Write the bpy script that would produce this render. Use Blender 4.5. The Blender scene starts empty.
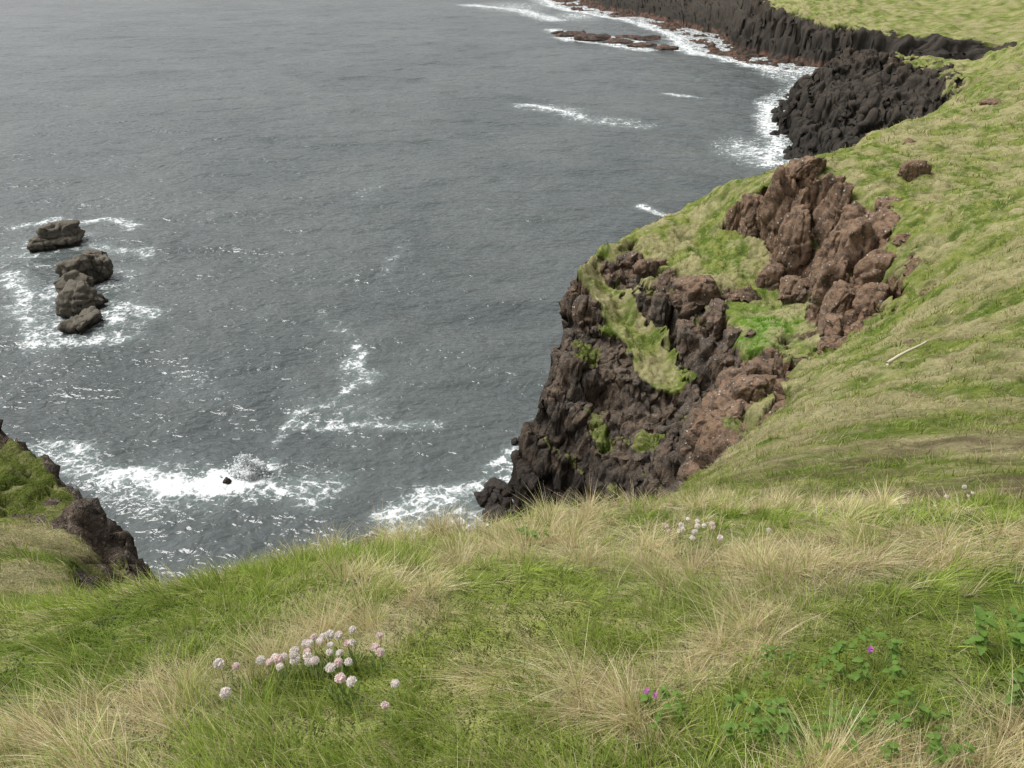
import bpy, math, numpy as np
from mathutils import Vector
from mathutils.geometry import delaunay_2d_cdt
rng=np.random.default_rng(7)
sc=bpy.context.scene
# ---------------------------------------------------------------- noise
def h32(*a,seed=0):
    h=np.full(np.broadcast(*a).shape,(seed*2654435761+374761393)&0xffffffff,dtype=np.uint32)
    for k,v in enumerate(a):
        h^=(v.astype(np.int64)&0xffffffff).astype(np.uint32)*np.uint32([73856093,19349663,83492791][k]*2+1)
        h^=h>>np.uint32(15); h*=np.uint32(2246822519); h^=h>>np.uint32(13); h*=np.uint32(3266489917); h^=h>>np.uint32(16)
    return h.astype(np.float64)/4294967296.0
def vn2(x,y,seed=0):
    ix=np.floor(x);iy=np.floor(y);fx=x-ix;fy=y-iy
    fx=fx*fx*fx*(fx*(fx*6-15)+10);fy=fy*fy*fy*(fy*(fy*6-15)+10)
    a=h32(ix,iy,seed=seed);b=h32(ix+1,iy,seed=seed);c=h32(ix,iy+1,seed=seed);d=h32(ix+1,iy+1,seed=seed)
    return (a*(1-fx)+b*fx)*(1-fy)+(c*(1-fx)+d*fx)*fy
def fbm2(x,y,o=4,seed=0):
    s=0;A=.5;T=0
    for i in range(o):
        s=s+A*vn2(x,y,seed+i*17);T+=A;A*=.5
        x,y=(x*.8-y*.6)*2+13.1,(x*.6+y*.8)*2+7.7
    return s/T
def mounds(x,y,seed=0):
    xr,yr=x*.8-y*.6,x*.6+y*.8
    x2=xr+(vn2(xr*.9,yr*.9,seed+5)-.5)*.9;y2=yr+(vn2(xr*.9+9,yr*.9,seed+6)-.5)*.9
    ix=np.floor(x2);iy=np.floor(y2);m=np.full(x2.shape,9.)
    for dx in(-1,0,1):
        for dy in(-1,0,1):
            cx=ix+dx;cy=iy+dy;m=np.minimum(m,(cx+h32(cx,cy,seed=seed)-x2)**2+(cy+h32(cx,cy,seed=seed+1)-y2)**2)
    return np.clip(1-m*1.6,0,1)
def vn3(p,seed=0):
    i=np.floor(p);f=p-i;f=f*f*(3-2*f);r=0
    for dx in(0,1):
        for dy in(0,1):
            for dz in(0,1):
                w=(f[:,0] if dx else 1-f[:,0])*(f[:,1] if dy else 1-f[:,1])*(f[:,2] if dz else 1-f[:,2])
                r=r+w*h32(i[:,0]+dx,i[:,1]+dy,i[:,2]+dz,seed=seed)
    return r
def fbm3(p,o=3,seed=0):
    s=0;A=.5;T=0
    for k in range(o):
        s=s+A*vn3(p,seed+k*11);T+=A;A*=.5;p=p*2.03+5.3
    return s/T
def worley3(p,seed=0):
    b=np.floor(p);f1=np.full(len(p),9.);f2=f1.copy();idn=np.zeros(len(p))
    for dx in(-1,0,1):
        for dy in(-1,0,1):
            for dz in(-1,0,1):
                cx=b[:,0]+dx;cy=b[:,1]+dy;cz=b[:,2]+dz
                jx=h32(cx,cy,cz,seed=seed);jy=h32(cx,cy,cz,seed=seed+1);jz=h32(cx,cy,cz,seed=seed+2)
                d=np.sqrt((cx+.1+.8*jx-p[:,0])**2+(cy+.1+.8*jy-p[:,1])**2+(cz+.1+.8*jz-p[:,2])**2)
                n=d<f1
                f2=np.where(n,f1,np.minimum(f2,d));idn=np.where(n,jx,idn);f1=np.where(n,d,f1)
    return f1,f2,idn
def sst(a,b,x):
    t=np.clip((x-a)/(b-a),0,1);return t*t*(3-2*t)
def zone(x,y,cx,cy,sx,sy): return np.exp(-(((x-cx)/sx)**2+((y-cy)/sy)**2))
def capsule(x,y,pts,w):
    r=np.zeros(np.broadcast(x,y).shape)
    for (x0,y0),(x1,y1) in zip(pts[:-1],pts[1:]):
        dx,dy=x1-x0,y1-y0;t=np.clip(((x-x0)*dx+(y-y0)*dy)/(dx*dx+dy*dy+1e-9),0,1);r=np.maximum(r,np.exp(-(((x-x0-dx*t)**2+(y-y0-dy*t)**2)/w**2)))
    return r
# ---------------------------------------------------------------- terrain survey points (x,y,z,rockness), metres
L=[] # breaklines
def line(*pts,r=0.): L.append([(p[0],p[1],p[2],(p[3] if len(p)>3 else r)) for p in pts])
fedge=[(-2.1,2.4,47.5),(-1.5,2.6,47.4),(-1.3,3.2,47.0),(-.9,4,46.5),(-.1,5,45.8),(.8,6.3,44.8),(1.7,8,43.6),(3.6,14,39.5),(5.7,20,35.7),(8.8,26,32.9),(12.5,32,30.5),(16.8,40,27.4),(21.2,47.5,24.6)]
line(*fedge)
S=[]
def pt(x,y,z,r=0.): S.append((x,y,z,r))
for p in [(-4,-1,48.6),(0,-1,48.7),(4,-1,49.2),(-4,.6,48.2),(-1.5,.7,48.4),(0,.7,48.45),(2,.7,48.6),(4,.7,48.8),
 (-3,1.6,47.9),(-1,1.5,48.12),(.5,1.6,48.15),(1.8,1.6,48.3),(3,1.8,48.3),(-.5,2.8,47.45),(.8,2.8,47.4),(2.2,3,47.4),(.9,4.6,46.4),
 (3.2,7,44.5),(6.5,15,39.6),(3.4,4.2,46.5),(6.4,8,44),(9.5,13,41.2),(15,20,37.9),(3.1,5,45.9),(7.6,13,41),(12.5,22,36.7),(13.3,27,33.7),(22.8,32,34.3),(21.7,40,29.7),(27.7,46,30.9),(33.3,50,32.7),
 (34,62,30.2),(43.8,68,30.9),(45.4,84,29.5),(41.6,92,28.7),(57.1,92,30.9),(56.7,110,28.4),(74.9,125,32.5),
 (20,2,48),(30,10,47),(40,25,44),(60,45,42),(80,70,42),(110,120,42),(150,200,40),(-20,3,47),(-20,10,43),(-20,17,39.5),(-45,0,49),(-45,20,38),
 (-45,-12,50),(0,-12,50),(60,-12,49),(120,0,48),(265,-12,50),(265,100,45),(265,200,35),(265,350,20),(265,725,32),(186,430,24),(130,420,22),(140,600,30),
 (190,334,10.5),(147,345,13.2),(127,357,16.2),(121,372,18.6)]: pt(*p)
line((77.5,130,33),(67.2,122,31.6),(54.1,110,28.2),(44,98,28.5),(36.7,88,28.6),(29.3,82,29.6))
line((25,77,28.3,1),(28.7,80,29.6,.3),(30.8,76,29.5,.1),(31.2,67,28.5,.4),(31.4,61,28.6,.3),(28.4,55,26.4,.5),(25,50,25,.3))
line((24.6,76,23,.3),(25.3,67,20.2,.3),(24.2,60,20.6,.3),(22.2,51.5,22.4,.3))
line((27,71,25,1),(28,63,24.5,1),(26,56,23.8,1))
line((6.6,76,20.4),(9.1,79,20.8),(13.9,84,22.8),(20,88,23.8),(28.4,90,23.5))
for p in [(19.7,80,21.4),(21.7,71,20.6),(21.5,62,20.2),(20.2,60,19.8),(18,76,20.5)]: pt(*p)
line((11.4,79,20.9,.5),(13.7,74,20.1,.6),(17.5,69,19.8,.7),(19.3,61,19.1,.7),(19,55.5,19.4,.7))
line((9,76,18,.8),(12.0,71,15.5,.1),(14.6,65,13.4,.3),(15.6,59,12.5,1))
line((6.2,74.6,20,.8),(7.4,72,17.9,.7),(9.0,68,15.4,.7),(11.0,63,13.4,.9),(12.6,58,11.5,1))
line((19.1,51,22.4,.8),(17,50.5,21.5,1),(13.5,46,20.4,1),(12.3,43,19.8,1))
pt(17,44,23.6,.2)
# headland west foot & cove
foot=[(-22,30,-1.5),(-14,25,-1.5),(-6,23,-1.5),(0,25,-1.5),(4.5,31,-1.5),(8,38,-1.5),(9,45,-1.5),(8.6,50,-1.5),(5.5,55,-1.5),(1.5,58.5,-1.5),(-1.4,61.5,-1),(-1.6,63.5,-1),(.9,70,-1),(4.4,78,-1.5),(10,89,-2),(24,98,-2),(40,108,-2),(58,126,-2),(70,150,-2),(84,172,-2),(73,188,-2),(67.5,197,-2),(70,215,-2),(75.5,240,-2),(85.4,271,-2),(98,299,-2),(112,325,-1.5)]
line(*foot,r=1.)
pt(3.0,65.5,11,1);pt(7.5,62,9.5,1);pt(9.5,55,7.5,1);pt(4.2,72,11.5,1);pt(0,63,3,1);pt(5.4,66,14,1)
pt(-3,9,37,1);pt(-.5,11,36,1);pt(1.5,16,32,1);pt(4,22,28,1);pt(8,29,24,1);pt(11,36,20,1)
line((-12.6,16.3,40.3,1),(-11.4,15.7,39.8,1),(-9.8,14.2,39.8,1),(-8.1,12.8,39.4,1),(-7.7,12.4,38.8,1),(-7,12,38,1),(-6,11.6,36,1))
line((-10.9,13.5,39.1,.3),(-9,12.3,39.5,.3),(-7.7,11.3,39.7,.3),(-6.7,10.4,39.5,.4))
pt(-6.7,9,41.6);pt(-6.1,7,42.9);pt(-13,20,31,1);pt(-10,18,30,1);pt(-8,15.8,30,1);pt(-6,14.5,29,1);pt(-5,7.5,42,.2);pt(-4.6,10,37,.8)
# spur
line((88.2,200,13.5,1),(81.8,225,15.5,1),(92.3,235,20,1),(97.6,215,19,.6),(97.5,200,17.8,.8),(88.2,200,13.5,1))
pt(76,208,7,1);pt(110,190,20,0);pt(100,150,14,1);pt(120,170,28,0);pt(108,235,18,.3);pt(118,215,19,0);pt(125,262,5,1);pt(105,265,6,1)
# far shore
line((112,325,-1.5,1),(99.5,342,-.6,1),(84,382,-.6,1),(86,443,-.6,1),(74,505,-.6,1),(32,592,-.6,1),(22,703,-.6,1))
line((120,331,1.2,1),(106,350,1.4,1),(94,385,1.4,1),(96,440,1.4,1),(86,510,1.6,1),(48,600,1.6,1),(40,710,1.6,1))
line((190,312,.5,1),(150,322,1,1),(124,337,1.5,1),(110,356,1.8,1),(102,385,2,1),(106,440,2,1))
line((190,322,10,.7),(147,333,12.5,.7),(122,346,15,.7),(112,362,17.8,.7),(108,388,19,.7),(116,440,19,.7),(100,520,10,.8),(75,620,8,.8))
line((130,300,-2,1),(160,303,-1,1),(190,303,-1,1))
for x,y in [(-45,45),(-25,50),(-12,40),(-15,75),(-6,85),(10,105),(30,120),(48,150),(50,190),(58,240),(65,290),(70,340),(60,400),(55,480),(20,560),(0,725),(-45,725),(-45,300),(-45,150)]: pt(x,y,-9,1)
V=[];E=[];idx={}
def addv(p):
    k=(round(p[0],2),round(p[1],2))
    if k not in idx: idx[k]=len(V);V.append(p)
    return idx[k]
for l in L:
    ii=[addv(p) for p in l]
    E+=[(a,b) for a,b in zip(ii[:-1],ii[1:]) if a!=b]
for p in S: addv(p)
res=delaunay_2d_cdt([Vector((p[0],p[1])) for p in V],E,[],0,1e-4,True)
dv,de,df,ov=res[0],res[1],res[2],res[3]
VV=np.array(V);pv=np.zeros((len(dv),4))
for i,v in enumerate(dv):
    if ov[i]: pv[i]=VV[ov[i][0]]
    else:
        d=np.hypot(VV[:,0]-v.x,VV[:,1]-v.y);k=np.argsort(d)[:3];w=1/(d[k]+.01);pv[i]=(VV[k]*w[:,None]).sum(0)/w.sum();pv[i,0]=v.x;pv[i,1]=v.y
RS=.25;X0,X1,Y0,Y1=-45,265,-12,725
nx=int((X1-X0)/RS)+1;ny=int((Y1-Y0)/RS)+1
RZ=np.full((ny,nx),-9.,dtype=np.float32);RR=np.ones((ny,nx),dtype=np.float32)
for f in df:
    a,b,c=[pv[k] for k in f[:3]]
    xs=[a[0],b[0],c[0]];ys=[a[1],b[1],c[1]]
    i0=max(0,int((min(xs)-X0)/RS));i1=min(nx-1,int((max(xs)-X0)/RS)+1);j0=max(0,int((min(ys)-Y0)/RS));j1=min(ny-1,int((max(ys)-Y0)/RS)+1)
    det=(b[1]-c[1])*(a[0]-c[0])+(c[0]-b[0])*(a[1]-c[1])
    if abs(det)<1e-9: continue
    gx=X0+RS*np.arange(i0,i1+1)[None,:];gy=Y0+RS*np.arange(j0,j1+1)[:,None]
    l1=((b[1]-c[1])*(gx-c[0])+(c[0]-b[0])*(gy-c[1]))/det;l2=((c[1]-a[1])*(gx-c[0])+(a[0]-c[0])*(gy-c[1]))/det;l3=1-l1-l2
    m=(l1>=-1e-6)&(l2>=-1e-6)&(l3>=-1e-6)
    sub=RZ[j0:j1+1,i0:i1+1];sub[m]=(l1*a[2]+l2*b[2]+l3*c[2])[m]
    sub=RR[j0:j1+1,i0:i1+1];sub[m]=(l1*a[3]+l2*b[3]+l3*c[3])[m]
def blur(A,s):
    r=int(3*s);k=np.exp(-.5*(np.arange(-r,r+1)/s)**2);k/=k.sum()
    for ax in(0,1):
        P=np.pad(A,[(r,r) if q==ax else (0,0) for q in(0,1)],mode='edge');o=np.zeros_like(A)
        n=A.shape[ax]
        for t,w in enumerate(k):
            o+=w*(P[t:t+n,:] if ax==0 else P[:,t:t+n])
        A=o
    return A
B1=blur(RZ,1.3);B2=blur(RZ,5.);RR1=blur(RR,2.)
gy=(Y0+RS*np.arange(ny))[:,None]
wB=(1-sst(.05,.35,blur(RR,5.)))*sst(8,16,gy)
RZs=(B1*(1-wB)+B2*wB).astype(np.float32)
def samp(A,x,y):
    u=np.clip((x-X0)/RS,0,nx-1.001);v=np.clip((y-Y0)/RS,0,ny-1.001);i=u.astype(int);j=v.astype(int);fu=u-i;fv=v-j
    return (A[j,i]*(1-fu)+A[j,i+1]*fu)*(1-fv)+(A[j+1,i]*(1-fu)+A[j+1,i+1]*fu)*fv
# ---------------------------------------------------------------- non uniform grid
def axis(segs):
    o=[]
    for a,b,s0,s1 in segs:
        n=max(2,int(round((b-a)*2/(s0+s1))));t=np.linspace(0,1,n,endpoint=False);o.append(a+(b-a)*((2*s0*t+(s1-s0)*t*t)/(s0+s1)))
    o.append(np.array([segs[-1][1]]));return np.concatenate(o)
AX=axis([(-45,-14,1.2,.2),(-14,-4,.1,.1),(-4,-2,.1,.1),(-2,33,.09,.09),(33,66,.12,.35),(66,100,.24,.24),(100,140,.3,.6),(140,265,.7,4)])
AY=axis([(-12,.5,.8,.08),(.5,8,.06,.07),(8,45,.08,.16),(45,82,.09,.09),(82,130,.12,.4),(130,185,.7,.6),(185,242,.28,.28),(242,320,.5,.6),(320,400,.4,.7),(400,725,1,5)])
GX,GY=np.meshgrid(AX,AY)
def warp(x,y):
    a=.12+.9*sst(10,50,y)+2.*sst(110,200,y)
    wx=(fbm2(x/4,y/4,4,5)-.5)*2*a;wy=(fbm2(x/4+40,y/4+9,4,8)-.5)*2*a
    return x+wx,y+wy
def grads(Z):
    gx=np.gradient(Z,axis=1)/np.gradient(AX)[None,:];gy=np.gradient(Z,axis=0)/np.gradient(AY)[:,None];return gx,gy
WX,WY=warp(GX,GY)
Z=samp(RZs,WX,WY);R=samp(RR1,WX,WY)
far=sst(10,45,GY);vf=sst(110,200,GY)
gx_,gy_=grads(Z);slope=np.sqrt(gx_**2+gy_**2)
strip=capsule(GX,GY,[(8.3,75.5),(10.6,71.5),(12.6,67.5),(14.0,63.5)],1.25)
rn=fbm2(GX/1.7,GY/1.7,4,31)
R=np.clip(R+sst(1.2,1.9,slope)*.7-1.2*strip,0,1)
R=sst(.36,.56,R+(rn-.5)*.6)
R=R*sst(5,6.5,GY)
# ledges: break the rock faces into risers and benches
step=np.where(GY<30,1.2,np.where(GY<130,3.6,6.5))
tt=Z/step+(fbm2(GX/(step*2.2),GY/(step*2.2),3,23)-.5)*1.6
fr=tt-np.floor(tt)
dz=(sst(.5,.92,fr)-fr)*step
Zt=Z+R*dz*.85*sst(0,1.5,Z)
benchy=(fr<.42)&(Z>6)&(GY<130)
# moss and grass collecting on the benches
ledge=benchy*sst(.40,.60,fbm2(GX/2.4,GY/2.4,5,77))*sst(3.2,1.2,slope)
Z=Zt
R0=R.copy();R=R*(1-.9*ledge)
MD=mounds(GX/.75,GY/.75,401)*.6+mounds(GX/1.7,GY/1.7,409)*.6
MN=mounds(GX/.22,GY/.22,421)
bump=(fbm2(GX/.5,GY/.5,4,3)-.5)*.10*(1-far*.3)+(fbm2(GX/1.4,GY/1.4,4,4)-.5)*(.08+.6*far)+(fbm2(GX/7,GY/7,3,14)-.5)*(1.3*far+2*vf)
bump=bump+(MD-.4)*(.05+.3*sst(6,30,GY))*sst(4,9,GY)*(1-R0)+(MN-.4)*.04*sst(9,5,GY)
Z=Z+bump*sst(-3,1,Z)
gx_,gy_=grads(Z)
nl=np.sqrt(gx_**2+gy_**2+1);N=np.stack([-gx_/nl,-gy_/nl,1/nl],-1)
P=np.stack([GX,GY,Z],-1).reshape(-1,3);Nf=N.reshape(-1,3);Rf=R0.reshape(-1)
D=np.zeros(len(P))
def rockdisp(mask,s,amp=1.,fine=.35):
    ii=np.nonzero(mask)[0]
    if not len(ii): return
    p=P[ii];w=np.stack([fbm3(p/(3*s),3,1),fbm3(p/(3*s)+31,3,2),fbm3(p/(3*s)+77,3,3)],-1)-.5
    q=(p+w*np.array([1.3,1.3,1.6])*s)
    f1,f2,i1=worley3(q/np.array([1.8,1.8,3.3])/s,11)
    g1,g2,i2=worley3(q/np.array([.65,.65,1.2])/s+3.3,21)
    d=(i1-.45)*1.3-.5*np.exp(-((f2-f1)/.06)**2)+(i2-.5)*.42-.16*np.exp(-((g2-g1)/.1)**2)+(fbm3(p/(.4*s),4,9)-.5)*fine
    D[ii]+=d*s*amp*Rf[ii]
yy=P[:,1];base=(Rf>.02)&(P[:,2]>-3)
rockdisp(base&(yy<30),.36,.85,.9);rockdisp(base&(yy>=30)&(yy<130),.95);rockdisp(base&(yy>=130),1.9,.95)
flat=(yy>300)&(P[:,2]<3)
D=np.where(flat,D*.35,D)
P=P+Nf*D[:,None]
# ---------------------------------------------------------------- grass colour model
def strawf(x,y):
    n=fbm2(x/.5,y/.5,3,51)*sst(14,4,y) + fbm2(x/2.2,y/2.2,4,52)*(1-sst(14,4,y))
    m=fbm2(x/1.6+3,y/1.6,3,53)
    s=(n-.5)*4.4+(m-.5)*2.2+.25
    s=s+.9*capsule(x,y,[(.25,1.4),(1.1,2.1),(2.1,3.2)],.2)+.6*zone(x,y,-.1,.95,.35,.22)+.4*zone(x,y,-.9,1.1,.2,.3)+.5*zone(x,y,.2,1.9,.2,.4)
    s=s+.2*sst(2.5,3.5,y)*sst(7,5,y)+.2*sst(7,12,y)*sst(52,34,y)+.2*sst(40,60,y)+.35*zone(x,y,-8,10.5,4,4)
    s=s-.45*zone(x,y,.7,1.3,.5,.3)-.5*zone(x,y,21.5,61,3,4)-.35*zone(x,y,-1.3,1.9,.5,.5)
    return np.clip(s,0,1)
def soilf(x,y):
    return np.clip(1.6*zone(x,y,4.6,6.6,1.7,.9)+1.1*zone(x,y,8.5,12,3,2)+1.1*zone(x,y,6.5,8,2,1.2)+(fbm2(x/1.1,y/1.1,4,61)-.5)*2.6-.15,0,1)*sst(4,5.5,y)*sst(48,30,y)
G1=np.array([.11,.165,.028]);G2=np.array([.235,.265,.066]);ST=np.array([.46,.40,.22]);SO=np.array([.16,.12,.075]);GB=np.array([.09,.23,.014])
def gcol(x,y):
    s=strawf(x,y)[...,None];v=sst(.3,.7,fbm2(x/.9+9,y/.9,3,71))[...,None]
    c=G1*(1-v)+G2*v
    zb=zone(x,y,21.5,61,3.5,4.5)[...,None]
    c=c*(1-zb)+GB*zb
    c=c*(1-s*.8)+ST*s*.8*.85
    so=soilf(x,y)[...,None]*.9
    return c*(1-so)+SO*so
C=gcol(GX,GY)
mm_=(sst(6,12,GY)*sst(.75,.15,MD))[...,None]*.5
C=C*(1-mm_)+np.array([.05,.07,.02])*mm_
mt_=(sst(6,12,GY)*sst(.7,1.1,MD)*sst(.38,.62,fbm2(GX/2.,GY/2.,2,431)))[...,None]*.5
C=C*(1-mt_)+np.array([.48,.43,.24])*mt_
lg_=(R0*.6)[...,None]
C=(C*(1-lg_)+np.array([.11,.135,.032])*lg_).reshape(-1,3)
def mesh_from(name,co,quads,smooth=True,cols=None,floats=None,mat=None,tris=None):
    me=bpy.data.meshes.new(name)
    me.vertices.add(len(co));me.vertices.foreach_set('co',np.asarray(co,dtype=np.float32).ravel())
    nq=len(quads);nt=0 if tris is None else len(tris)
    li=np.asarray(quads,dtype=np.int32).ravel()
    if nt: li=np.concatenate([li,np.asarray(tris,dtype=np.int32).ravel()])
    me.loops.add(len(li));me.loops.foreach_set('vertex_index',li)
    me.polygons.add(nq+nt)
    ls=np.arange(nq)*4
    if nt: ls=np.concatenate([ls,nq*4+np.arange(nt)*3])
    me.polygons.foreach_set('loop_start',ls.astype(np.int32))
    me.polygons.foreach_set('use_smooth',np.full(nq+nt,smooth))
    me.update(calc_edges=True)
    if cols is not None:
        for k,c in cols.items():
            a=me.color_attributes.new(k,'FLOAT_COLOR','POINT');cc=np.ones((len(co),4),dtype=np.float32);cc[:,:3]=c;a.data.foreach_set('color',cc.ravel())
    if floats is not None:
        for k,c in floats.items():
            a=me.attributes.new(k,'FLOAT','POINT');a.data.foreach_set('value',np.asarray(c,dtype=np.float32))
    if mat: me.materials.append(mat)
    ob=bpy.data.objects.new(name,me);sc.collection.objects.link(ob);return ob
def gridquads(ny,nx,keep=None):
    j,i=np.meshgrid(np.arange(ny-1),np.arange(nx-1),indexing='ij');a=j*nx+i
    q=np.stack([a,a+1,a+nx+1,a+nx],-1).reshape(-1,4)
    return q if keep is None else q[keep.reshape(-1)]
# ---------------------------------------------------------------- materials
class NT:
    def __init__(s,name):
        s.m=bpy.data.materials.new(name);s.m.use_nodes=True;s.t=s.m.node_tree;s.t.nodes.clear();s.out=s.n('ShaderNodeOutputMaterial')
    def n(s,t,**k):
        o=s.t.nodes.new(t)
        for a,b in k.items(): setattr(o,a,b)
        return o
    def l(s,a,b): s.t.links.new(a,b)
    def val(s,sock,v):
        if hasattr(v,'is_output'): s.l(v,sock)
        else: sock.default_value=v
    def math(s,op,a,b=0.,c=None,clamp=False):
        o=s.n('ShaderNodeMath',operation=op,use_clamp=clamp);s.val(o.inputs[0],a);s.val(o.inputs[1],b)
        if c is not None:s.val(o.inputs[2],c)
        return o.outputs[0]
    def mix(s,f,a,b,bt='MIX'):
        o=s.n('ShaderNodeMix',data_type='RGBA',blend_type=bt);s.val(o.inputs[0],f)
        s.val(o.inputs[6],a if hasattr(a,'is_output') else (*a,1));s.val(o.inputs[7],b if hasattr(b,'is_output') else (*b,1));return o.outputs[2]
    def noise(s,scale,detail=4,rough=.55,vec=None,dist=0):
        o=s.n('ShaderNodeTexNoise');o.inputs['Scale'].default_value=scale;o.inputs['Detail'].default_value=detail;o.inputs['Roughness'].default_value=rough;o.inputs['Distortion'].default_value=dist
        if vec is not None:s.l(vec,o.inputs['Vector'])
        return o.outputs[0]
    def ramp(s,f,a,b,c=0.,d=1.,smooth=True):
        o=s.n('ShaderNodeMapRange',interpolation_type='SMOOTHSTEP' if smooth else 'LINEAR')
        s.val(o.inputs[0],f);o.inputs[1].default_value=a;o.inputs[2].default_value=b;o.inputs[3].default_value=c;o.inputs[4].default_value=d;return o.outputs[0]
def rock_nodes(t,pos):
    sep=t.n('ShaderNodeSeparateXYZ');t.l(pos,sep.inputs[0])
    n1=t.noise(.45,3,.6,pos);n2=t.noise(2.2,5,.65,pos);n3=t.noise(9,3,.7,pos)
    c=t.mix(t.ramp(n1,.38,.62),(.095,.082,.07),(.145,.108,.08))
    zz=t.math('ADD',sep.outputs[2],t.math('MULTIPLY',t.math('SUBTRACT',n1,.5),12.))
    warm=t.math('MULTIPLY',t.ramp(zz,16,24),t.ramp(sep.outputs[1],25,40))
    c=t.mix(warm,c,(.22,.14,.09))
    c=t.mix(t.ramp(n2,.42,.66,0,.85),c,(.055,.044,.036))
    c=t.mix(t.math('MULTIPLY',t.ramp(n3,.5,.72),.55),c,(.34,.29,.22))
    c=t.mix(t.ramp(zz,12.,2.,0,.82),c,(.028,.025,.023))
    c=t.mix(t.ramp(sep.outputs[1],120,190,0,.75),c,(.045,.042,.037))
    shelf=t.math('MULTIPLY',t.ramp(sep.outputs[1],300,320),t.ramp(sep.outputs[2],3.2,1.6))
    c=t.mix(t.math('MULTIPLY',shelf,t.ramp(n1,.42,.62,0,.8)),c,(.16,.09,.065))
    vo=t.n('ShaderNodeTexVoronoi');vo.inputs['Scale'].default_value=2.2;t.l(pos,vo.inputs['Vector'])
    li=t.math('MULTIPLY',t.ramp(t.math('ADD',vo.outputs['Distance'],t.math('MULTIPLY',n3,.25)),.36,.26),t.ramp(n2,.48,.6))
    li=t.math('MULTIPLY',li,t.ramp(sep.outputs[2],12,19))
    li=t.math('MULTIPLY',li,t.ramp(sep.outputs[1],120,100))
    c=t.mix(t.math('MULTIPLY',li,.8),c,(.6,.57,.5))
    h=t.math('ADD',t.math('MULTIPLY',n2,.9),t.math('MULTIPLY',n3,.45))
    return c,h,sep,n2,n3
def mk_terrain():
    t=NT('terrain_grass_and_rock');g=t.n('ShaderNodeNewGeometry');pos=g.outputs['Position']
    rc,rh,sep,n2,n3=rock_nodes(t,pos)
    at=t.n('ShaderNodeAttribute',attribute_name='gcol');ar=t.n('ShaderNodeAttribute',attribute_name='rock')
    na=t.noise(12,4,.75,pos);nb=t.noise(2.6,5,.75,pos)
    gc=t.mix(t.ramp(na,.38,.66,0,.5),at.outputs[0],(.046,.066,.02))
    gc=t.mix(t.ramp(nb,.5,.66,0,.5),gc,(.44,.39,.21))
    gc=t.mix(t.ramp(n2,.52,.66,0,.42),gc,(.066,.09,.024))
    f=t.math('ADD',ar.outputs['Fac'],t.math('MULTIPLY',t.math('SUBTRACT',nb,.5),1.2))
    f=t.ramp(f,.40,.56)
    c=t.mix(f,gc,rc)
    b=t.n('ShaderNodeBump');b.inputs['Strength'].default_value=.95;b.inputs['Distance'].default_value=.28
    hh=t.n('ShaderNodeMix',data_type='FLOAT');t.l(f,hh.inputs[0]);t.l(t.math('MULTIPLY',t.math('ADD',na,nb),.5),hh.inputs[2]);t.l(rh,hh.inputs[3])
    t.l(hh.outputs[0],b.inputs['Height'])
    p=t.n('ShaderNodeBsdfDiffuse');t.l(c,p.inputs['Color']);t.l(b.outputs[0],p.inputs['Normal'])
    t.l(p.outputs[0],t.out.inputs[0]);return t.m
def mk_rock(dark=0.):
    t=NT('basalt_rock');g=t.n('ShaderNodeNewGeometry');pos=g.outputs['Position']
    rc,rh,sep,n2,n3=rock_nodes(t,pos)
    if dark>0:
        w=t.noise(1.,3,.5,pos);rc=t.mix(dark,rc,(.18,.16,.125));wet=t.ramp(t.math('ADD',sep.outputs[2],w),2.0,.8);rc=t.mix(wet,rc,(.03,.026,.02))
    b=t.n('ShaderNodeBump');b.inputs['Strength'].default_value=.95;b.inputs['Distance'].default_value=.24;t.l(rh,b.inputs['Height'])
    p=t.n('ShaderNodeBsdfPrincipled');t.l(rc,p.inputs['Base Color']);p.inputs['Roughness'].default_value=.85;p.inputs['Specular IOR Level'].default_value=.2;t.l(b.outputs[0],p.inputs['Normal'])
    t.l(p.outputs[0],t.out.inputs[0]);return t.m
def mk_leaf(name,attr='col',col=None,trans=.35,rough=.6):
    t=NT(name)
    if col is None:
        a=t.n('ShaderNodeAttribute',attribute_name=attr);c=a.outputs[0];d=t.n('ShaderNodeBsdfDiffuse');t.l(c,d.inputs['Color'])
    else:
        g=t.n('ShaderNodeNewGeometry');c=t.mix(t.ramp(t.noise(60,2,.6,g.outputs['Position']),.3,.7),col,tuple(k*.78 for k in col))
        d=t.n('ShaderNodeBsdfPrincipled');t.l(c,d.inputs['Base Color']);d.inputs['Roughness'].default_value=rough;d.inputs['Specular IOR Level'].default_value=.25
    tr=t.n('ShaderNodeBsdfTranslucent');t.l(c,tr.inputs[0]);mx=t.n('ShaderNodeMixShader');mx.inputs[0].default_value=trans
    t.l(d.outputs[0],mx.inputs[1]);t.l(tr.outputs[0],mx.inputs[2]);t.l(mx.outputs[0],t.out.inputs[0]);return t.m
M_ter=mk_terrain();M_rock=mk_rock();M_stack=mk_rock(.65)
nyg,nxg=GX.shape
zq=P[:,2].reshape(nyg,nxg);zm=np.maximum(np.maximum(zq[:-1,:-1],zq[1:,:-1]),np.maximum(zq[:-1,1:],zq[1:,1:]))
q=gridquads(nyg,nxg,zm>-3)
used=np.zeros(len(P),bool);used[q.ravel()]=True;remap=np.cumsum(used)-1
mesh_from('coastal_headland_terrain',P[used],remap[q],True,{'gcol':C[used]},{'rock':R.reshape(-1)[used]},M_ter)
print('terrain quads',len(q))
Pz=P[:,2].reshape(nyg,nxg)
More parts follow.
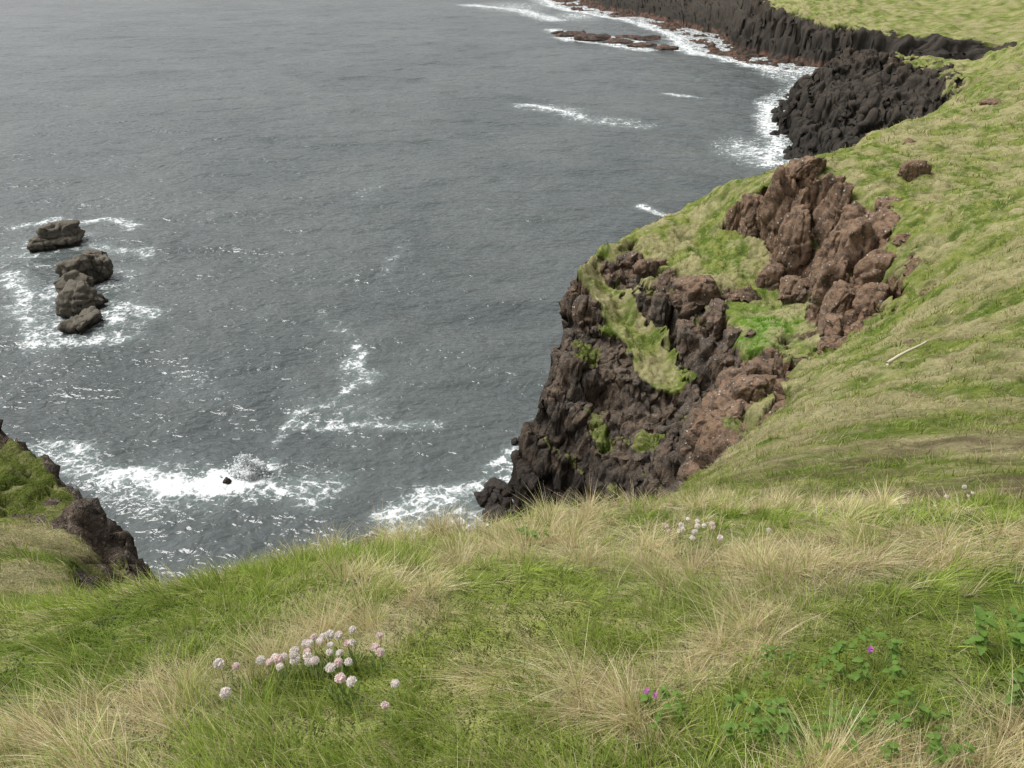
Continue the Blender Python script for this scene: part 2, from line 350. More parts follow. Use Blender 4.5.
def ground(x,y,A=None):
    A=Z if A is None else A
    i=np.clip(np.searchsorted(AX,x)-1,0,len(AX)-2);j=np.clip(np.searchsorted(AY,y)-1,0,len(AY)-2)
    fu=(x-AX[i])/(AX[i+1]-AX[i]);fv=(y-AY[j])/(AY[j+1]-AY[j])
    return (A[j,i]*(1-fu)+A[j,i+1]*fu)*(1-fv)+(A[j+1,i]*(1-fu)+A[j+1,i+1]*fu)*fv
# ---------------------------------------------------------------- grass blades
def blades(x,y,h,w,lx,ly,col,nseg=3,zoff=-.01):
    n=len(x);z=ground(x,y)+zoff;az=rng.uniform(0,2*np.pi,n);wx=np.cos(az)*w*.5;wy=np.sin(az)*w*.5
    co=np.zeros((n,(nseg+1)*2,3),dtype=np.float32);cc=np.zeros((n,(nseg+1)*2,3),dtype=np.float32)
    lm=np.sqrt(lx**2+ly**2);up=1/np.sqrt(1+.6*lm**2)
    for k in range(nseg+1):
        t=k/nseg;tw=(1-t**1.7)*.92+.08
        cx=x+lx*h*t**1.6*up;cy=y+ly*h*t**1.6*up;cz=z+h*t*up*(1-.25*lm*t)
        co[:,2*k,0]=cx-wx*tw;co[:,2*k,1]=cy-wy*tw;co[:,2*k,2]=cz
        co[:,2*k+1,0]=cx+wx*tw;co[:,2*k+1,1]=cy+wy*tw;co[:,2*k+1,2]=cz
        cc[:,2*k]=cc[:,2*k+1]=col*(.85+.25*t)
    b=(np.arange(n)*(nseg+1)*2)[:,None]
    q=np.concatenate([np.stack([b[:,0]+2*k,b[:,0]+2*k+1,b[:,0]+2*k+3,b[:,0]+2*k+2],-1) for k in range(nseg)])
    return co.reshape(-1,3),q,cc.reshape(-1,3)
def tufts(nt,per,r0,r1,hh,sp,nseg,wmin,wk,br=1.,mode=0):
    if mode: nt*=6
    az=rng.uniform(-.92,.95,nt);r=np.exp(rng.uniform(np.log(r0),np.log(r1),nt));tx=r*np.sin(az);ty=r*np.cos(az)-.0
    s=strawf(tx,ty)
    if mode: # big drooping tussocks, mostly dead straw
        kk=np.nonzero(s>.6)[0][:nt//6];az,r,tx,ty,s=az[kk],r[kk],tx[kk],ty[kk],s[kk];nt=len(kk);s=s*0+.9
    isst=rng.uniform(0,1,nt)<np.clip(s*1.05,0.05,.93);so=soilf(tx,ty)
    th=rng.uniform(.5,1.35,nt)*(1-.6*so);wl=(fbm2(tx/.8,ty/.8,2,91)-.5)*3.4;wl2=(fbm2(tx/.8+20,ty/.8,2,92)-.5)*3
    k=np.repeat(np.arange(nt),per);n=len(k)
    ox=rng.normal(0,1,n);oy=rng.normal(0,1,n)
    sz=sp*(.7+.06*r)*rng.uniform(.6,1.3,nt)
    x=tx[k]+ox*sz[k];y=ty[k]+oy*sz[k]
    st=np.where(rng.uniform(0,1,n)<.88,isst[k],~isst[k])
    h=hh(r)[k]*th[k]*rng.uniform(.5,1.15,n)*np.where(st,1.15,1.)
    w=np.maximum(wmin,wk*r[k])*rng.uniform(.6,1.3,n)*np.where(st,.75,1)
    sp2=.38+.45*mode
    lx=wl[k]*.6+ox*sp2-.3*st+rng.normal(0,.2,n);ly=wl2[k]*.45+oy*sp2+rng.normal(0,.2,n)-.15*st
    g=rng.uniform(0,1,(n,1));tv=rng.uniform(.7,1.3,nt)[k][:,None]
    cg=(np.array([.165,.265,.034])*(1-g)+np.array([.42,.50,.115])*g)*tv
    cs=(np.array([.50,.40,.21])*(1-g)+np.array([.88,.77,.51])*g)*tv
    zb=zone(x,y,21.5,61,3.5,4.5)[:,None];cg=cg*(1-zb)+np.array([.12,.34,.015])*zb
    c=np.clip(np.where(st[:,None],cs,cg)*br,0,.9)
    so=np.clip(soilf(x,y),0,1)[:,None]*.55;c=c*(1-so)+SO*so*1.4
    R_=ground(x,y,R);keep=(R_<.35)&(ground(x,y)>2)&(rng.uniform(0,1,n)>so[:,0]*1.5)
    return blades(x[keep],y[keep],h[keep],w[keep],lx[keep],ly[keep],c[keep],nseg)
M_gr=mk_leaf('grass_blades',trans=.4)
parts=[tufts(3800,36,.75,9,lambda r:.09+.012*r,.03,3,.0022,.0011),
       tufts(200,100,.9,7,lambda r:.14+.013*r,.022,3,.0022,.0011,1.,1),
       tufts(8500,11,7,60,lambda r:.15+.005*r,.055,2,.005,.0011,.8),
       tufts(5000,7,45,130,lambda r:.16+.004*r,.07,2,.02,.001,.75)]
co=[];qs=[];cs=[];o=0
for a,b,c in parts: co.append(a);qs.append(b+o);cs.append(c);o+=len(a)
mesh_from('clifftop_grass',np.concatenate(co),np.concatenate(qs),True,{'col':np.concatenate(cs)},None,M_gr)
# ---------------------------------------------------------------- rocks
import bmesh
def ico(sub):
    bm=bmesh.new();bmesh.ops.create_icosphere(bm,subdivisions=sub,radius=1.);v=np.array([x.co[:] for x in bm.verts]);f=np.array([[w.index for w in x.verts] for x in bm.faces]);bm.free();return v,f
IV,IF=ico(5);IV4,IF4=ico(4)
def rock(c,r,seed,cuts=16,rot=0.,lay=0.,lo=False,tilt=0.,nz=.07):
    g=np.random.default_rng(seed);V_,F_=(IV4,IF4) if lo else (IV,IF);p=V_.copy()
    p=p/(np.abs(p)**5).sum(1,keepdims=True)**(1/5)*.92
    for k in range(cuts):
        n=g.normal(size=3);n/=np.linalg.norm(n);d=g.uniform(.6,.95);e=p@n-d;p=p-np.maximum(e,0)[:,None]*n*.95
    n=V_
    m=max(r);mm=min(r);p=p*np.array(r)
    w=np.stack([fbm3(p/(mm)+seed,3,4),fbm3(p/(mm)+seed+9,3,5),fbm3(p/mm+seed+19,3,6)],-1)-.5
    f1,f2,i1=worley3((p+w*.5*mm)/(np.array([.95,.95,1.6])*mm)+seed*1.3,41)
    g1,g2,i2=worley3((p+w*.3*mm)/(.42*mm)+seed*2.3,43)
    p=p+w*.4*mm+n*((i1-.5)*.26*mm-.18*mm*np.exp(-((f2-f1)/.06)**2)+(i2-.5)*.08*mm-.03*mm*np.exp(-((g2-g1)/.1)**2))[:,None]
    if lay>0:
        zz=p[:,2]+(fbm3(p/2.,2,6)-.5)*lay*.8+p[:,0]*.12;q_=zz/lay;fr=q_-np.floor(q_)
        st_=h32(np.floor(q_),np.zeros_like(q_)+seed,seed=3)
        ins=(st_-.5)*.9*lay-np.exp(-((fr-.02)/.12)**2)*.35*lay
        hn=n.copy();hn[:,2]=0;p=p+hn*ins[:,None]*1.3
    p=p+n*((fbm3(p/(.2*mm)+seed,3,7)-.5)*nz*mm*2)[:,None]
    cr,sr=math.cos(rot),math.sin(rot);p=np.stack([p[:,0]*cr-p[:,1]*sr,p[:,0]*sr+p[:,1]*cr,p[:,2]+p[:,0]*tilt],-1)
    return p+np.array(c),F_
def rocks(name,lst,mat):
    co=[];ts=[];o=0
    for p,f in lst: co.append(p);ts.append(f+o);o+=len(p)
    return mesh_from(name,np.concatenate(co),np.zeros((0,4),int),True,None,None,mat,np.concatenate(ts))
g=np.random.default_rng(3)
def gz_(x,y): return float(ground(np.array([x]),np.array([y]),Pz)[0])
cr=[]
big=[((25.6,75.0,25.2),(2.0,2.0,5.2)),((27.6,72.8,25.4),(1.9,1.9,5.2)),((26.2,70.4,23.6),(1.5,1.6,4.6)),((29.0,70.2,26.4),(1.7,1.8,3.8)),
 ((29.7,66.8,25.8),(1.9,1.8,4.0)),((27.6,65.4,23.8),(1.5,1.5,3.9)),((28.6,62.4,25.2),(2.0,1.7,4.1)),((30.4,63.5,27.6),(1.6,1.5,1.9)),((26.4,60.8,23.2),(1.6,1.5,3.6)),
 ((28.4,58.8,25.2),(1.8,1.5,3.0)),((25.8,57.2,23.2),(1.6,1.4,3.0)),((27.3,55.6,24.8),(1.6,1.3,2.0)),((24.6,54.2,23.0),(1.4,1.3,1.9)),((23.4,52.0,23.2),(1.0,1.0,1.1)),((25.4,52.4,24.2),(1.2,1.1,1.1)),
 ((24.0,77.8,24),(1.4,1.4,2.8)),((28.6,77.5,29.6),(1.9,1.3,1.3)),((25.2,66.0,21.2),(1.4,1.2,1.5)),((24.0,69.6,21.2),(1.3,1.2,1.4)),((31.2,60.0,28.3),(1.5,1.2,1.0)),((32.0,66.5,29.),(1.2,1.1,.8)),((29.6,73.6,28.6),(1.5,1.4,1.4))]
for k,(c,r) in enumerate(big): cr.append(rock(c,r,100+k,10,g.uniform(-.5,.5),tilt=g.uniform(-.1,.1)))
for k in range(24):
    t=g.uniform(0,1);y=52+26*t;s=g.uniform(0,1);xb=np.interp(y,[51.5,60,67,76],[22.4,24.4,25.2,24.8]);xt=np.interp(y,[50,55,61,67,76,80],[25,28.4,31,31,30,29])
    x=xb+(xt-xb)*s;r=g.uniform(.35,.9);z=gz_(x,y);cr.append(rock((x,y,z+r*.35),(r,r*.9,r*.8),300+k,10,g.uniform(0,3),lo=True))
rocks('rock_crag',cr,M_rock)
rocks('boulder',[rock((36.0,71.5,gz_(36.,71.5)+.3),(1.5,1.1,1.0),921,12)],M_rock)
for k,(x,y,r) in enumerate([(60,104,1.2),(43,88,.7),(20.5,36.5,.35)]): rocks('boulder',[rock((x,y,gz_(x,y)-r*.1),(r*1.3,r,r*.7),930+k,12,k)],M_rock)
lr=[]
for k,(x,y,dz,r) in enumerate([(18.4,50.5,.3,(1.6,1.4,1.6)),(16.6,50,.3,(1.6,1.4,1.7)),(17.6,48.2,.5,(1.7,1.3,1.4)),(15.5,48,.3,(1.7,1.4,1.9)),(16.2,46,.5,(1.5,1.2,1.3)),(14.1,46.4,.3,(1.7,1.4,1.8)),(14.7,44.2,.4,(1.3,1.1,1.1)),(12.9,44.2,.1,(1.5,1.3,1.7)),(12.2,42.2,-.2,(1.2,1.1,1.2))]):
    lr.append(rock((x,y,gz_(x,y)+dz),r,500+k,10,g.uniform(0,3)))
for k in range(14):
    x=g.uniform(12,19);y=42+(x-12)*1.25+g.uniform(-2.2,2.2);r=g.uniform(.25,.6);lr.append(rock((x,y,gz_(x,y)+r*.3),(r,r,r*.8),540+k,10,g.uniform(0,3),lo=True))
rocks('boulder_outcrop',lr,M_rock)
hb=[rock((17.4,69.6,20.0),(2.1,1.6,1.7),601,12),rock((15.2,72.2,19.4),(1.3,1.2,1.7),602,10),rock((13.4,75,19.4),(1.4,1.2,1.7),603,10),rock((11.6,77.8,19.4),(1.2,1.2,1.5),604,10),rock((18.6,65.8,18.8),(1.2,1.5,1.8),605,10),rock((19.4,62,18.4),(1.1,1.4,1.6),607,10),rock((16.5,66,16.5),(1.3,1.3,2.2),608,10),rock((14.2,70,17.6),(1.1,1.2,2.),609,10)]
for k in range(22):
    t=g.uniform(0,1)
    if k%2: xs,ys=[11.4,13.7,17.5,19.3,19],[79,74,69,61,55.5]
    else: xs,ys=[7,9.2,11.3,13.5],[74,68,63,58]
    s=t*(len(xs)-1);i=int(min(s,len(xs)-2));x=xs[i]+(xs[i+1]-xs[i])*(s-i)+g.normal(0,.9);y=ys[i]+(ys[i+1]-ys[i])*(s-i)+g.normal(0,.9)
    r=g.uniform(.3,.8);hb.append(rock((x,y,gz_(x,y)+r*.2),(r,r*.9,r*.85),620+k,10,g.uniform(0,3),lo=True))
rocks('cliff_boulders',hb,M_rock)
sb=[]
for k in range(40):
    t=g.uniform(0,1);xs=[4.4,.8,-1.8,-1.6,1.5];ys=[78,70,63.5,61.5,58.5];s=t*4;i=int(min(s,3));x=xs[i]+(xs[i+1]-xs[i])*(s-i)+g.normal(-.6,.9);y=ys[i]+(ys[i+1]-ys[i])*(s-i)+g.normal(0,.8);r=g.uniform(.4,1.3);sb.append(rock((x,y,g.uniform(-.4,.6)),(r,r*.9,r*.9),700+k,12,g.uniform(0,3),lo=True))
rocks('shore_boulders',sb,M_rock)
# sea stacks
rocks('sea_stack',[rock((-81,136.5,.6),(4.0,3.0,3.2),811,9,.25,lay=1.1,tilt=.08),rock((-83.2,135,0),(2.4,2.2,2.2),812,9,.2,lay=.9)],M_stack)
rocks('sea_stack',[rock((-68.6,119,1.2),(2.9,3.6,3.5),821,7,-.1,lay=1.2,tilt=.05),rock((-67.0,121,1.6),(2.6,2.6,3.4),822,7,.2,lay=1.2),rock((-67.6,114.5,.6),(2.5,3.4,2.8),823,7,.2,lay=1.)],M_stack)
rocks('sea_stack',[rock((-64.0,109,.8),(2.5,3.8,3.),831,7,.2,lay=.9,tilt=-.06),rock((-61.0,103.0,-.1),(2.7,3.8,2.2),832,7,0,lay=.8)],M_stack)
rocks('wave_washed_rock',[rock((-29.1,66,-.2),(.65,.6,.95),841,12)],M_stack)
rf=[]
for k,(x,y,rx,ry,rz) in enumerate([(30,440,9,7,1.3),(40,425,10,6,1.6),(51,412,9,6,1.3),(60,400,8,5,1.1),(24,452,4,4,.8),(70,392,6,4,1.2),(66,425,8,5,1.2),(58,432,7,5,.9)]): rf.append(rock((x,y,0),(rx,ry,rz*1.6),860+k,12,g.uniform(-.3,.3),lo=True))
rocks('offshore_reef',rf,M_rock)
# ---------------------------------------------------------------- sea
SX=axis([(-4000,-400,300,40),(-400,-120,20,3),(-120,110,.6,.6),(110,400,3,20),(400,3000,40,300)])
SY=axis([(-60,40,5,1),(40,165,.55,.55),(165,620,1.6,2.6),(620,1200,8,30),(1200,8000,60,500)])
sx,sy=np.meshgrid(SX,SY)
fo=np.zeros_like(sx)
fwx=sx+(fbm2(sx/6,sy/6,3,301)-.5)*6;fwy=sy+(fbm2(sx/6+50,sy/6,3,302)-.5)*6
def fl(pts,w,a):
    global fo
    fo=np.maximum(fo,a*capsule(fwx,fwy,pts,w))
def fb(x,y,rx,ry,a):
    global fo
    fo=np.maximum(fo,a*np.exp(-(((fwx-x)/rx)**2+((fwy-y)/ry)**2)))
fl([(-41,67),(-37,66.6),(-31,66)],2.4,1.1);fl([(-31,66),(-27,67.5)],2.8,1.25);fl([(-49,71),(-41,66.5),(-32,65),(-20,65)],4.2,.66);fb(-33,66,17,7,.5)
fl([(-26.2,73.1),(-24.6,78.3),(-21.8,81.6),(-19,86.4),(-22,95.8)],1.3,.7);fl([(-24.1,76.1),(-15.2,77.2),(-9.4,77.2)],1.8,.6);fb(-20,80,8,7,.48);fb(-19,87,3,3,.68)
fl([(-10.7,59.6),(-8.2,63.4),(-4.3,65),(-1.5,65)],2.4,.84);fl([(-9,58),(-5,60),(-1,60)],3,.72);fl([(-1,69.5),(2,74.1),(3.5,77.5)],1.8,.85);fb(-5,62,8,6,.55)
for c in [(-81,136,9,7),(-68,118,9,10),(-61.5,105,9,8)]: fb(*c,.74)
fl([(-94,146),(-87,149),(-79,150),(-74,148)],2.2,.75);fl([(-72,136),(-64,131)],2.2,.65);fl([(-62,112),(-53,107)],2.6,.72);fl([(-81,122),(-75,115),(-69,104),(-62,97),(-55,99)],2.8,.74);fb(-68,110,17,18,.48);fb(-84,132,15,12,.5)
fl([(4,263),(12,259),(20,244)],5,.84);fb(13,256,12,9,.66);fl([(20,243),(36,234)],8,.55)
fl([(80,263),(73,228),(66,200),(61,193)],5,.9);fb(61,205,12,18,.72);fl([(88,280),(78,258)],4,.7)
fl([(-29,614),(5,578),(25,516)],12,.8);fb(0,600,35,60,.6);fl([(22,465),(30,452),(44,440),(60,415),(75,390)],7,.85);fl([(25,432),(40,412),(60,390)],6,.85);fl([(53,281),(60,276)],3.4,.75);fl([(27,158),(31,152)],2,.8)
fl([(20,720),(30,595),(70,508),(82,445),(80,385),(97,344),(110,326)],7,.86);fb(40,540,20,40,.65)
fb(-30.6,170,4,16,.45);fb(-21,129,3,16,.45);fb(-8,150,30,50,.2);fb(-40,88,12,9,.33);fl([(-30,108),(-24,100),(-22,95.8)],2,.44)
tz=samp(RZs,np.clip(sx,X0,X1),np.clip(sy,Y0,Y1));inn=(sx>X0+1)&(sx<X1)&(sy>Y0)&(sy<Y1)
fo=np.maximum(fo,np.where(inn,sst(-4.5,-.8,tz)*.7,0))
dd=np.hypot(sx,sy);amp=sst(1500,300,dd)
ww=np.zeros_like(sx)
for wl,a,an in [(19,.14,.35),(13,.11,-.2),(8.5,.08,.7),(5.5,.05,.1),(31,.16,.15)]:
    k=2*np.pi/wl;ww+=a*np.sin(k*((sx+2*fbm2(sx/20,sy/20,2,7)*6)*math.sin(an)+(sy+fbm2(sx/25,sy/25,2,77)*14)*math.cos(an)))
szz=ww*amp*sst(40,60,sy)
def mk_sea():
    t=NT('sea_water');g=t.n('ShaderNodeNewGeometry');pos=g.outputs['Position']
    mp=t.n('ShaderNodeMapping');mp.inputs['Scale'].default_value=(.85,1.15,1);mp.inputs['Rotation'].default_value=(0,0,.35);t.l(pos,mp.inputs[0]);v=mp.outputs[0]
    a=t.noise(.3,2,.5,v,.3);b=t.noise(.9,2,.55,v,.4);big=t.noise(.022,3,.6,pos,.6);sw=t.noise(.1,1,.5,v,.5)
    h=t.math('ADD',t.math('MULTIPLY',sw,2.6),t.math('ADD',t.math('MULTIPLY',a,2.1),t.math('MULTIPLY',b,1.05)))
    at=t.n('ShaderNodeAttribute',attribute_name='foam')
    f1=t.noise(.5,5,.72,pos,.8);f2=t.noise(2.2,4,.75,pos,1.2)
    vo=t.n('ShaderNodeTexVoronoi',feature='DISTANCE_TO_EDGE');vo.inputs['Scale'].default_value=.8
    nz=t.n('ShaderNodeTexNoise');nz.inputs['Scale'].default_value=.7;nz.inputs['Detail'].default_value=3;t.l(pos,nz.inputs[0])
    add=t.n('ShaderNodeVectorMath',operation='MULTIPLY_ADD');t.l(nz.outputs[1],add.inputs[0]);add.inputs[1].default_value=(2.4,2.4,0);t.l(pos,add.inputs[2]);t.l(add.outputs[0],vo.inputs['Vector'])
    lace=t.ramp(vo.outputs['Distance'],.0,.22,.22,-.1)
    s=t.math('ADD',t.math('MULTIPLY',t.math('SUBTRACT',f1,.5),1.9),t.math('MULTIPLY',t.math('SUBTRACT',f2,.5),1.1))
    s=t.math('ADD',t.math('ADD',s,lace),at.outputs['Fac'])
    s=t.math('MULTIPLY',t.ramp(s,.58,1.18),t.ramp(at.outputs['Fac'],.08,.4))
    thin=t.math('MULTIPLY',t.ramp(at.outputs['Fac'],.15,.9),.3)
    base=t.mix(t.ramp(big,.35,.65),(.062,.073,.072),(.09,.103,.10))
    base=t.mix(thin,base,(.30,.38,.36))
    p=t.n('ShaderNodeBsdfPrincipled');t.l(base,p.inputs['Base Color']);p.inputs['Roughness'].default_value=.15;p.inputs['IOR'].default_value=1.38
    bp=t.n('ShaderNodeBump');bp.inputs['Strength'].default_value=.72;bp.inputs['Distance'].default_value=.5;t.l(h,bp.inputs['Height']);t.l(bp.outputs[0],p.inputs['Normal'])
    fm=t.n('ShaderNodeBsdfDiffuse');fm.inputs['Color'].default_value=(.8,.82,.82,1)
    bf=t.n('ShaderNodeBump');bf.inputs['Strength'].default_value=.7;bf.inputs['Distance'].default_value=.3;t.l(f2,bf.inputs['Height']);t.l(bf.outputs[0],fm.inputs['Normal'])
    mx=t.n('ShaderNodeMixShader');t.l(s,mx.inputs[0]);t.l(p.outputs[0],mx.inputs[1]);t.l(fm.outputs[0],mx.inputs[2]);t.l(mx.outputs[0],t.out.inputs[0]);return t.m
mesh_from('sea',np.stack([sx,sy,szz],-1).reshape(-1,3),gridquads(*sx.shape),True,None,{'foam':fo.ravel()},mk_sea())
# spray thrown up by the swell
t=NT('white_spray');p=t.n('ShaderNodeBsdfDiffuse');p.inputs[0].default_value=(.88,.9,.9,1);tr_=t.n('ShaderNodeBsdfTranslucent');tr_.inputs[0].default_value=(.88,.9,.9,1);mx_=t.n('ShaderNodeMixShader');mx_.inputs[0].default_value=.5;t.l(p.outputs[0],mx_.inputs[1]);t.l(tr_.outputs[0],mx_.inputs[2]);t.l(mx_.outputs[0],t.out.inputs[0]);M_sp=t.m
g2=np.random.default_rng(5);IV1,IF1=ico(1);sp_=[]
for k in range(1300):
    a=g2.uniform(0,6.28);u=g2.uniform(0,1)**1.3;r=abs(g2.normal(0,.6))*(1-u*.5)
    s=g2.uniform(.03,.17)*(1-.6*u);c=np.array([-27.4+math.cos(a)*r*2.1,67.2+math.sin(a)*r*.9,.05+2.8*u]);sp_.append((IV1*s*g2.uniform(.6,1.4,3)+c,IF1))
for k in range(20):
    a=g2.uniform(0,6.28);r=g2.uniform(0,1.7);s=g2.uniform(.35,.85);p=IV4*(1+(fbm3(IV4*2.5+k*7,4,5)-.5)[:,None]*1.8)*np.array([s,s*.7,s*.85])+np.array([-27.4+math.cos(a)*r,67.2+math.sin(a)*r*.5,.1+g2.uniform(0,1.)]);sp_.append((p,IF4))
rocks('sea_spray',sp_,M_sp)
# ---------------------------------------------------------------- thrift & plants
def merge(name,parts,mats):
    o=0;mi=[]
    me=bpy.data.meshes.new(name);vs=[];fs=[]
    for (v,f,m) in parts:
        vs+=[tuple(x) for x in v];fs+=[tuple(int(i)+o for i in ff) for ff in f];mi+=[m]*len(f);o+=len(v)
    me.from_pydata(vs,[],fs)
    for m in mats: me.materials.append(m)
    me.polygons.foreach_set('material_index',mi);me.polygons.foreach_set('use_smooth',[True]*len(fs));me.update()
    ob=bpy.data.objects.new(name,me);sc.collection.objects.link(ob);return ob
def stem(a,b,r,bend=(0,0,0)):
    a=np.array(a);b=np.array(b);v=[];f=[]
    for k in range(5):
        t=k/4;c=a+(b-a)*t+np.array(bend)*math.sin(math.pi*t)
        for j in range(5): v.append(c+np.array([math.cos(j*1.2566),math.sin(j*1.2566),0])*r*(1-.3*t))
    for k in range(4):
        for j in range(5): f.append((k*5+j,k*5+(j+1)%5,k*5+5+(j+1)%5,k*5+5+j))
    return v,f
def petal(c,d,up,l,w):
    d=np.array(d);up=np.array(up);s=np.cross(d,up);s/=np.linalg.norm(s)+1e-9;c=np.array(c)
    return [c,c+d*l*.5+s*w*.5+up*l*.12,c+d*l*.9+s*w*.35+up*l*.1,c+d*l,c+d*l*.9-s*w*.35+up*l*.1,c+d*l*.5-s*w*.5+up*l*.12],[(0,1,2,3),(0,3,4,5)]
M_pk=mk_leaf('thrift_petal_pink',col=(.96,.80,.79),trans=.45);M_pk2=mk_leaf('thrift_petal_pale',col=(.96,.93,.88),trans=.45);M_st=mk_leaf('stem_green',col=(.20,.27,.08),trans=.1);M_lf=mk_leaf('leaf_green',col=(.145,.25,.045),trans=.35,rough=.6);M_pu=mk_leaf('petal_purple',col=(.5,.18,.45),trans=.3)
def thrift(pts,hgt,name):
    parts=[];g3=np.random.default_rng(len(pts))
    for (x,y) in pts:
        z=gz_(x,y);h=hgt*g3.uniform(.8,1.25);lx,ly=g3.normal(0,.015,2);top=np.array([x,y,z+h]);v,f=stem((x-lx,y-ly,z-.01),top,.001,(g3.normal(0,.006),0,0));parts.append((v,f,2))
        R0=g3.uniform(.0085,.014);ax=np.array([g3.normal(0,.35),g3.normal(-.25,.3),1]);ax/=np.linalg.norm(ax);pm=int(g3.uniform()<.7)
        n=24
        for k in range(n):
            u=1-(k+.5)/n*1.05;ph=k*2.39996;s=math.sqrt(max(0,1-u*u));t1=np.cross(ax,[1,0,.01]);t1/=np.linalg.norm(t1);t2=np.cross(ax,t1);nr=ax*u*.62+t1*s*math.cos(ph)+t2*s*math.sin(ph)
            c=top+nr*R0*.6;a1=np.cross(nr,[.3,.2,1]);a1/=np.linalg.norm(a1);a2=np.cross(nr,a1)
            for j in range(5):
                an=j*1.2566+g3.uniform(0,.3);d=a1*math.cos(an)+a2*math.sin(an)+nr*g3.uniform(.5,1.1);d/=np.linalg.norm(d);v,f=petal(c,d,nr,R0*g3.uniform(.45,.8),R0*.42);parts.append((v,f,pm if g3.uniform()<.8 else 1-pm))
        for j in range(5):
            an=j*1.2566;d=np.array([math.cos(an),math.sin(an),-.3]);v,f=petal(top,d,(0,0,1),R0*.6,R0*.45);parts.append((v,f,2))
    for (x,y) in pts:
        for k in range(6):
            z=gz_(x,y);an=g3.uniform(0,6.28);d=np.array([math.cos(an)*.5,math.sin(an)*.5,1]);d/=np.linalg.norm(d);v,f=petal((x+g3.normal(0,.01),y+g3.normal(0,.01),z),d,(math.sin(an),0,.3),.06,.003);parts.append((v,f,2))
    return merge(name,parts,[M_pk,M_pk2,M_st])
T1=[(-.76,1.37),(-.72,1.38),(-.69,1.47),(-.65,1.43),(-.635,1.50),(-.63,1.45),(-.605,1.52),(-.59,1.46),(-.565,1.50),(-.55,1.54),(-.525,1.44),(-.525,1.51),(-.47,1.50),(-.455,1.54),(-.435,1.52),(-.365,1.50),(-.355,1.53),(-.345,1.47),(-.28,1.32),(-.38,1.27),(-.42,1.31),(-.45,1.335),(-.29,1.22),(-.445,1.395),(-.55,1.46),(-.61,1.40),(-.715,1.28),(-.575,1.53),(-.54,1.475),(-.6,1.49),(-.50,1.52),(-.41,1.37),
 (-.62,1.55),(-.585,1.56),(-.56,1.52),(-.51,1.56),(-.48,1.55),(-.66,1.5),(-.535,1.57),(-.49,1.47),(-.44,1.56)]
T1=[(x-.03,y+.12) for x,y in T1]
thrift(T1,.12,'thrift_flower_clump')
T2=[(.76,3.05),(.8,2.95),(.84,3.1),(.88,2.98),(.93,3.12),(.98,3.05),(.82,2.8),(.93,2.75),(1.02,3.15),(.9,3.2),(1.2,2.9),(.86,3.16),(.95,3.2),(.79,3.12),(.91,3.06),(.97,3.14),(.83,3.02)]
thrift(T2,.17,'thrift_flower_clump')
thrift([(-.75,3.3),(-.79,3.35)],.17,'thrift_flower_clump')
thrift([(2.75,3.9),(2.85,3.95),(2.9,4.05),(2.8,4.1)],.22,'thrift_flower_clump')
def leafy(name,x,y,n,rad,hh,ls,purple=0,seed=0):
    g4=np.random.default_rng(seed+50);parts=[]
    for k in range(n):
        an=g4.uniform(0,6.28);r=rad*math.sqrt(g4.uniform(0,1));px,py=x+math.cos(an)*r,y+math.sin(an)*r;z=gz_(px,py);h=hh*g4.uniform(.6,1.1)
        top=(px+math.cos(an)*.015,py+math.sin(an)*.015,z+h);v,f=stem((px*.8+x*.2,py*.8+y*.2,z),top,.001);parts.append((v,f,0))
        for j in range(g4.integers(3,6)):
            a2=an+g4.normal(0,1.4);d=np.array([math.cos(a2),math.sin(a2),g4.uniform(-.1,.6)]);d/=np.linalg.norm(d);up=np.array([0,0,1.])-d*d[2];up/=np.linalg.norm(up)
            l=ls*g4.uniform(.6,1.2);s=np.cross(d,up);v=[];f=[]
            c0=np.array(top)-np.array([0,0,h*.3*j/3])
            prof=[(0,.04),(.15,.26),(.22,.2),(.35,.36),(.42,.27),(.55,.33),(.62,.22),(.75,.24),(.82,.13),(.92,.1),(1,.0)]
            for t_,w_ in prof:
                b_=c0+d*l*t_-np.array([0,0,1])*l*.3*t_*t_;v+=[b_+s*w_*l+up*.12*l*w_*2,b_,b_-s*w_*l+up*.12*l*w_*2]
            for q_ in range(len(prof)-1): f+=[(3*q_,3*q_+1,3*q_+4,3*q_+3),(3*q_+1,3*q_+2,3*q_+5,3*q_+4)]
            parts.append((v,f,1))
    for k in range(purple):
        px,py=x+g4.normal(0,.015),y+g4.normal(0,.015);z=gz_(px,py)+hh*1.15;v,f=stem((x,y,z-hh*1.2),(px,py,z),.001);parts.append((v,f,0))
        for j in range(14):
            an=j*2.4;e_=g4.uniform(.1,1.2);d=np.array([math.cos(an),math.sin(an)-.3,e_]);d/=np.linalg.norm(d);v,f=petal((px,py,z-.004+g4.uniform(0,.008)),d,(0,0,1),.0085,.005);parts.append((v,f,2))
    return merge(name,parts,[M_st,M_lf,M_pu])
leafy('wild_violet_plant',.37,1.34,12,.045,.095,.022,2,1)
leafy('wild_violet_plant',.93,1.44,20,.07,.115,.025,2,2)
leafy('broadleaf_plant',.58,1.24,22,.07,.105,.026,0,3);leafy('broadleaf_plant',.93,1.16,18,.07,.10,.023,0,4);leafy('broadleaf_plant',1.29,1.5,16,.06,.135,.036,0,5)
leafy('broadleaf_plant',.74,1.14,16,.09,.095,.02,0,6);leafy('broadleaf_plant',.16,3.5,8,.12,.13,.03,0,7);leafy('broadleaf_plant',.75,1.45,12,.08,.105,.018,0,8);leafy('broadleaf_plant',1.22,1.26,10,.04,.11,.03,0,9)
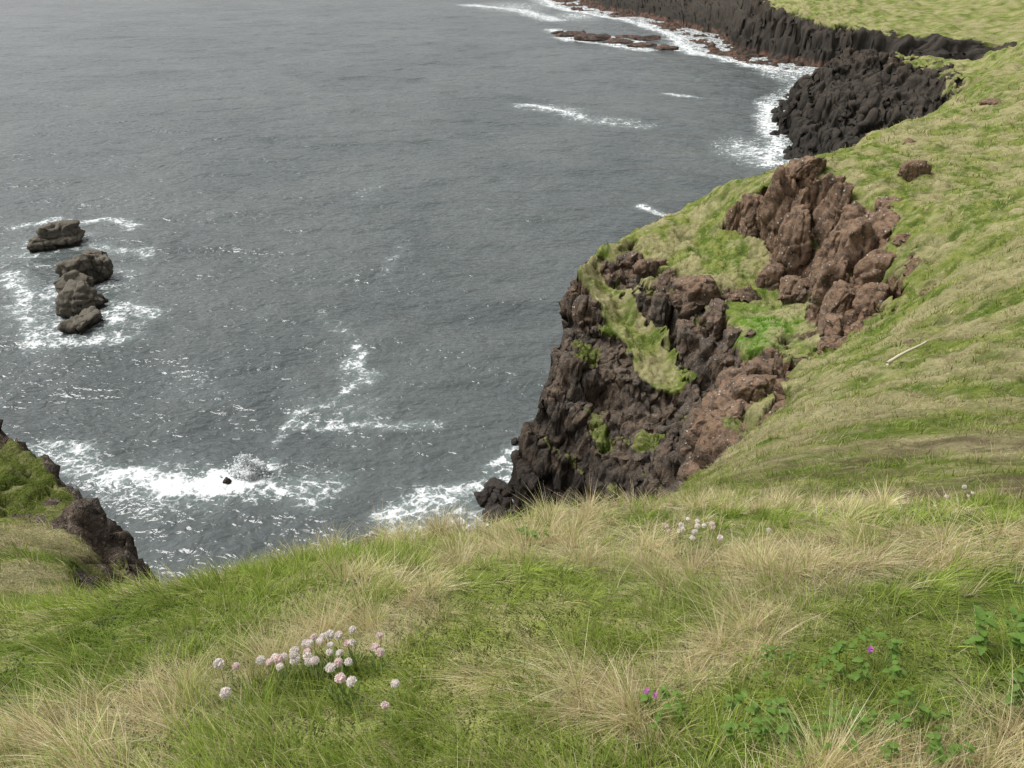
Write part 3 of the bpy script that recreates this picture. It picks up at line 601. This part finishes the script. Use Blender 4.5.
# pale weathered pole on the slope
pa=np.array([16.0,30.,gz_(16.0,30.)+.3]);pb=np.array([19.4,33.4,gz_(19.4,33.4)+.4]);v=[];f=[]
for k in range(13):
    t_=k/12;c_=pa+(pb-pa)*t_+np.array([0,0,.05*math.sin(t_*5)]);r=.08*(1-.4*t_)*(1+.12*math.sin(k*2.3))
    for j in range(8): v.append(c_+np.array([math.cos(j*.785)*r*.7,-math.cos(j*.785)*r*.7,math.sin(j*.785)*r]))
for k in range(12):
    for j in range(8): f.append((k*8+j,k*8+(j+1)%8,k*8+8+(j+1)%8,k*8+8+j))
f.append(tuple(range(8)));f.append(tuple(range(96,104)))
merge('driftwood_pole',[(v,f,0)],[mk_leaf('bleached_wood',col=(.62,.54,.4),trans=0.)])
# ---------------------------------------------------------------- light, world, camera
EL,AZ=58,-78
w=bpy.data.worlds.new("World");sc.world=w;w.use_nodes=True;nt=w.node_tree;bg=nt.nodes['Background']
sky=nt.nodes.new('ShaderNodeTexSky');sky.sky_type='NISHITA';sky.sun_disc=False;sky.sun_elevation=math.radians(EL);sky.sun_rotation=math.radians(AZ);sky.dust_density=2.5;sky.air_density=1.
hs=nt.nodes.new('ShaderNodeHueSaturation');hs.inputs['Saturation'].default_value=.1;nt.links.new(sky.outputs[0],hs.inputs['Color']);nt.links.new(hs.outputs[0],bg.inputs[0]);bg.inputs[1].default_value=.15
sl=bpy.data.lights.new('sun','SUN');sl.energy=3.9;sl.angle=math.radians(28);sl.color=(1,.98,.95);so=bpy.data.objects.new('sun',sl);sc.collection.objects.link(so)
d=Vector((math.sin(math.radians(AZ))*math.cos(math.radians(EL)),math.cos(math.radians(AZ))*math.cos(math.radians(EL)),math.sin(math.radians(EL))))
so.rotation_euler=d.to_track_quat('Z','Y').to_euler()
cd=bpy.data.cameras.new('camera');cd.sensor_width=36;cd.lens=28.125;cd.clip_start=.05;cd.clip_end=12000
co_=bpy.data.objects.new('camera',cd);co_.location=(0,0,50);co_.rotation_euler=(math.radians(60),0,0);sc.collection.objects.link(co_);sc.camera=co_
sc.view_settings.view_transform='Standard';sc.view_settings.look='None';sc.view_settings.exposure=0
